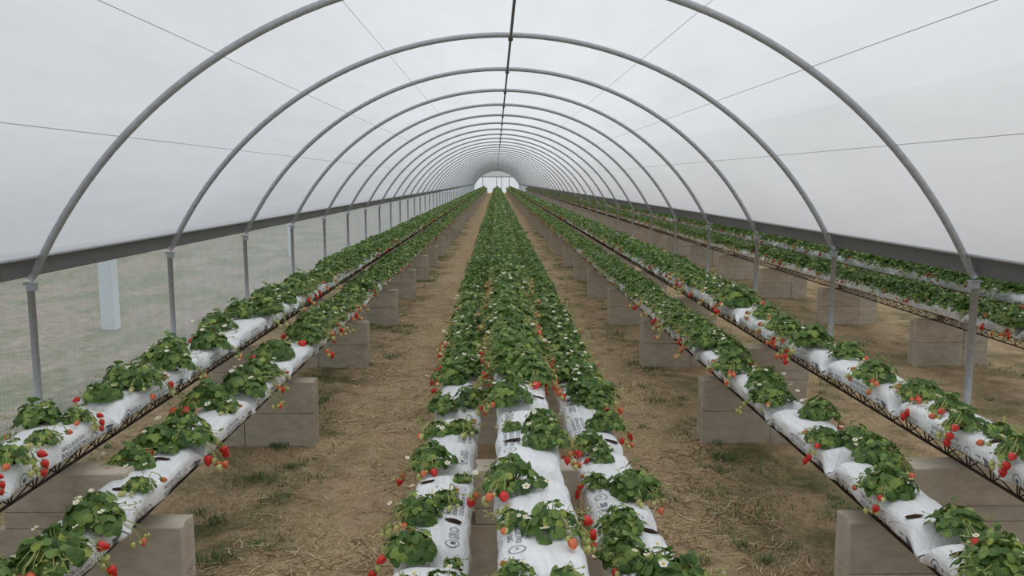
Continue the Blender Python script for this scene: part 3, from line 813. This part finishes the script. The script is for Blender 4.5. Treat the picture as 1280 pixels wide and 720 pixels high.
# the remaining plants down the tunnel as one mass
def far_mass():
    P = np.array([(q[2], q[3], top_of(q[1]), q[5], q[6]) for q in far])
    V = []; Fc = []; Mi = []; off = 0
    def emit(cent, ax1, ax2, nrm, L, W, mi):
        nonlocal off
        n = len(cent)
        # six-point folded leaf: base, two sides, tip and raised flanks
        a = cent - ax1*L[:,None]*.5; t = cent + ax1*L[:,None]*.5 - nrm*L[:,None]*.12
        s1 = cent + ax2*W[:,None]*.5 + nrm*W[:,None]*.16 - ax1*L[:,None]*.05; s2 = cent - ax2*W[:,None]*.5 + nrm*W[:,None]*.16 - ax1*L[:,None]*.05
        s3 = cent + ax2*W[:,None]*.36 + ax1*L[:,None]*.30 + nrm*W[:,None]*.08; s4 = cent - ax2*W[:,None]*.36 + ax1*L[:,None]*.30 + nrm*W[:,None]*.08
        V.append(np.stack([a, s1, s3, t, s4, s2], 1).reshape(-1, 3))
        i = off + np.arange(n)*6
        Fc.append(np.stack([i, i+1, i+2, i+3], 1)); Fc.append(np.stack([i, i+3, i+4, i+5], 1)); Mi.append(np.full(2*n, mi)); off += 6*n
    def leaves(Q, nl, size):
        n = len(Q)*nl; c = np.repeat(Q, nl, 0)
        rho = np.sqrt(rng.random(n)); az = rng.random(n)*2*PI
        R = .155*c[:,3]*rho; h = .130*c[:,3]*(1.05-1.12*rho**2.4)*rng.uniform(.75,1.15,n)
        pos = np.stack([c[:,0]+R*np.cos(az), c[:,1]+R*np.sin(az), c[:,2]+h], 1)
        nrm = np.stack([np.cos(az)*(.25+.75*rho)+rng.uniform(-.4,.4,n), np.sin(az)*(.25+.75*rho)+rng.uniform(-.4,.4,n), np.ones(n)], 1); nrm /= np.linalg.norm(nrm, axis=1)[:,None]
        d = rng.normal(size=(n,3)); d -= nrm*(d*nrm).sum(1)[:,None]; d /= np.linalg.norm(d, axis=1)[:,None]
        e = np.cross(d, nrm); s = size*rng.uniform(.8,1.25,n)
        emit(pos, d, e, nrm, s*1.05, s, 0)
    def blobs(Q, per, size, mi, kind):
        nonlocal off
        n = int(len(Q)*per); c = Q[rng.integers(0, len(Q), n)]
        sd = c[:,4]
        if kind == 'berry':
            x = c[:,0] + sd*rng.uniform(.06,.15,n); z = c[:,2] + rng.uniform(-.07,.035,n); y = c[:,1] + rng.uniform(-.1,.1,n)
        else:
            x = c[:,0] + rng.uniform(-.13,.13,n); z = c[:,2] + rng.uniform(.10,.16,n); y = c[:,1] + rng.uniform(-.12,.12,n)
        o = np.array([(0,0,.45), (.5,0,.1), (0,.5,.1), (-.5,0,.1), (0,-.5,.1), (0,0,-.65)]) if kind == 'berry' else np.array([(0,0,.25), (.5,0,.05), (0,.5,.05), (-.5,0,.05), (0,-.5,.05), (0,0,-.1)])
        s = size*rng.uniform(.8,1.25,n)
        V.append((np.stack([x,y,z],1)[:,None,:] + o[None]*s[:,None,None]).reshape(-1,3)); i = off + np.arange(n)*6
        for a, b_ in ((1,2),(2,3),(3,4),(4,1)):
            Fc.append(np.stack([i, i+a, i+b_, i], 1)); Fc.append(np.stack([i+5, i+b_, i+a, i+5], 1)); Mi.append(np.full(2*n, mi))
        off += 6*n
    for a, b_, nl, sz in ((0, 14, 72, .052), (14, 26, 50, .058), (26, 50, 30, .070), (50, 400, 17, .092)):
        Q = P[(P[:,1] >= a) & (P[:,1] < b_)]
        if not len(Q): continue
        leaves(Q, nl, sz)
        g = 1.1 if a < 14 else (1.35 if a < 26 else 1.6)
        blobs(Q, .9, .036*g, 1, 'berry'); blobs(Q, .35, .034*g, 2, 'berry'); blobs(Q, 3.2, .030*g, 3, 'berry'); blobs(Q, 1.6, .024*g, 4, 'flower'); blobs(Q, 3.5, .022*g, 3, 'flower')
    V = np.concatenate(V); 
    me = bpy.data.meshes.new('distant_strawberry_plants')
    quads = []; 
    faces = np.concatenate(Fc); mi = np.concatenate(Mi)
    tri = faces[:,0] == faces[:,3]
    lens = np.where(tri, 3, 4); starts = np.concatenate([[0], np.cumsum(lens)[:-1]])
    flat = np.concatenate([f[:3] if t else f for f, t in zip(faces, tri)]) if False else faces.ravel()[np.where(tri[:,None], [True,True,True,False], [True]*4).ravel()]
    me.vertices.add(len(V)); me.vertices.foreach_set('co', V.ravel().astype(np.float32))
    me.loops.add(len(flat)); me.loops.foreach_set('vertex_index', flat.astype(np.int32))
    me.polygons.add(len(faces)); me.polygons.foreach_set('loop_start', starts.astype(np.int32)); me.polygons.foreach_set('material_index', mi.astype(np.int32))
    me.polygons.foreach_set('use_smooth', np.ones(len(faces), bool))
    for m in ('leaf', 'berry_red', 'berry_orange', 'berry_green', 'petal'): me.materials.append(M[m])
    me.update(calc_edges=True); me.validate()
    tag(link('distant_strawberry_plants', me), 'mass of strawberry plants with berries along the rows towards the far end', 'strawberry plants', kind='stuff')
far_mass()

# ------------------------------------------------------------------ straw and grass on the ground
def gz(x, y): return .018*noise.noise((x*1.3, y*1.1, 0)) + .012*noise.noise((x*5, y*4, 3)) + .006*noise.noise((x*15, y*13, 7)) - .012
def straw():
    b = MB(); r = random.Random(5)
    def one(x, y, L, w):
        a = r.gauss(0, .9) + (0 if r.random() < .6 else PI/2); bend = r.uniform(-.5,.5); pts = []
        z0 = gz(x, y)
        for i in range(4):
            t = i/3-.5; aa = a + bend*t
            pts.append((x+L*t*math.cos(aa), y+L*t*math.sin(aa), z0 + .004 + .010*r.random()))
        nx, ny = -math.sin(a)*w, math.cos(a)*w
        b.grid([[(p[0]-nx, p[1]-ny, p[2]), (p[0]+nx, p[1]+ny, p[2])] for p in pts])
    for x0, x1, n in ((-1.75,-.42,7000), (.72,1.85,6500), (2.6,5.0,2600)):
        for _ in range(n):
            y = 3 + (r.random()**1.7)*15; x = r.uniform(x0, x1)
            if noise.noise((x*1.1, y*.8, 9)) < -.12 and r.random() < .8: continue
            one(x, y, r.uniform(.04,.16), r.uniform(.0010,.0026)*(1+y/14))
    tag(link('straw_litter', b.mesh('straw_litter', 'straw')), 'dry straw litter strewn over the soil of the aisles', 'straw', kind='stuff')
straw()
def tuft(b, x, y, n, h, spread, r, mi=0, flat=.5):
    for _ in range(n):
        a = r.uniform(0, 2*PI); l = h*r.uniform(.6,1.25); k = flat*r.uniform(.5,1.6); w = r.uniform(.0022,.0042)
        px, py = x+r.gauss(0, spread), y+r.gauss(0, spread); z0 = gz(px, py)-.004
        d = Vector((math.cos(a), math.sin(a), 0)); s = Vector((-math.sin(a), math.cos(a), 0))
        rows = []
        for t, ww in ((0,1), (.4,.9), (.75,.6), (1,.1)):
            c = Vector((px, py, z0)) + d*(l*k*t*t) + Vector((0,0,l*(t-.38*k*t*t)))
            rows.append([c-s*w*ww, c+s*w*ww])
        b.grid(rows, mi)
def grass():
    b = MB(); r = random.Random(9)
    for x0, x1, n in ((-2.3,-1.25,190), (1.15,2.5,240), (2.8,5.2,120), (-3.5,-2.6,120), (5.1,6.2,40)):
        for _ in range(n):
            y = 3.2 + (r.random()**1.5)*38; x = r.uniform(x0, x1)
            tuft(b, x, y, r.randint(14, 42), r.uniform(.035,.085), r.uniform(.03,.10), r, 0, .9)
    # taller growth along the clear wall
    for _ in range(120):
        y = 4.5 + (r.random()**1.3)*40; tuft(b, -3.60+max(-.08, min(.2, r.gauss(0,.08))), y, r.randint(12, 30), r.uniform(.10,.28), .03, r, 0, .5)
    tag(link('grass', b.mesh('grass', 'blade')), 'thin green grass growing below the rows and along the clear wall', 'grass', kind='stuff')
grass()
r_ = random.Random(3)
for u, v, n, h, lab in ((270,697,60,.11,'upright green grass tuft on soil close to the first wall-side pier'), (268,648,70,.06,'dark low grass tuft in the shade by the first wall-side pier'),
                        (325,597,70,.07,'spreading grass tuft, first of three on the soil beyond the first wall-side pier'), (366,582,80,.06,'bright green grass tuft farthest into the aisle between wall-side piers'),
                        (350,556,140,.06,'wide dark grass tuft at the foot of the second wall-side pier'), (905,571,140,.06,'dark grass tuft at the foot of second post-side pier')):
    p = at(u, v, 0); b = MB(); tuft(b, p.x, p.y, n, h, .055, r_, 0, .8)
    tag(link('grass_tuft', b.mesh('grass_tuft', 'blade')), lab, 'grass tuft')

# ------------------------------------------------------------------ light
w = bpy.data.worlds.new('world'); bpy.context.scene.world = w; w.use_nodes = True
bg = w.node_tree.nodes['Background']; bg.inputs[0].default_value = (.83,.91,1.0,1); bg.inputs[1].default_value = .60
sd = bpy.data.lights.new('sun', 'SUN'); sd.energy = 3.25; sd.angle = math.radians(50); sd.color = (1,.96,.90)
so = bpy.data.objects.new('sun', sd); C.objects.link(so); so.rotation_euler = (math.radians(-6), math.radians(8), 0)

sc = bpy.context.scene
sc.view_settings.view_transform = 'Standard'; sc.view_settings.look = 'None'; sc.view_settings.gamma = 1; sc.view_settings.use_curve_mapping = False
sc.view_settings.exposure = 0.40
sc.cycles.use_denoising = True
sc.cycles.max_bounces = 8; sc.cycles.diffuse_bounces = 4; sc.cycles.transparent_max_bounces = 12
sc.cycles.sample_clamp_indirect = 6
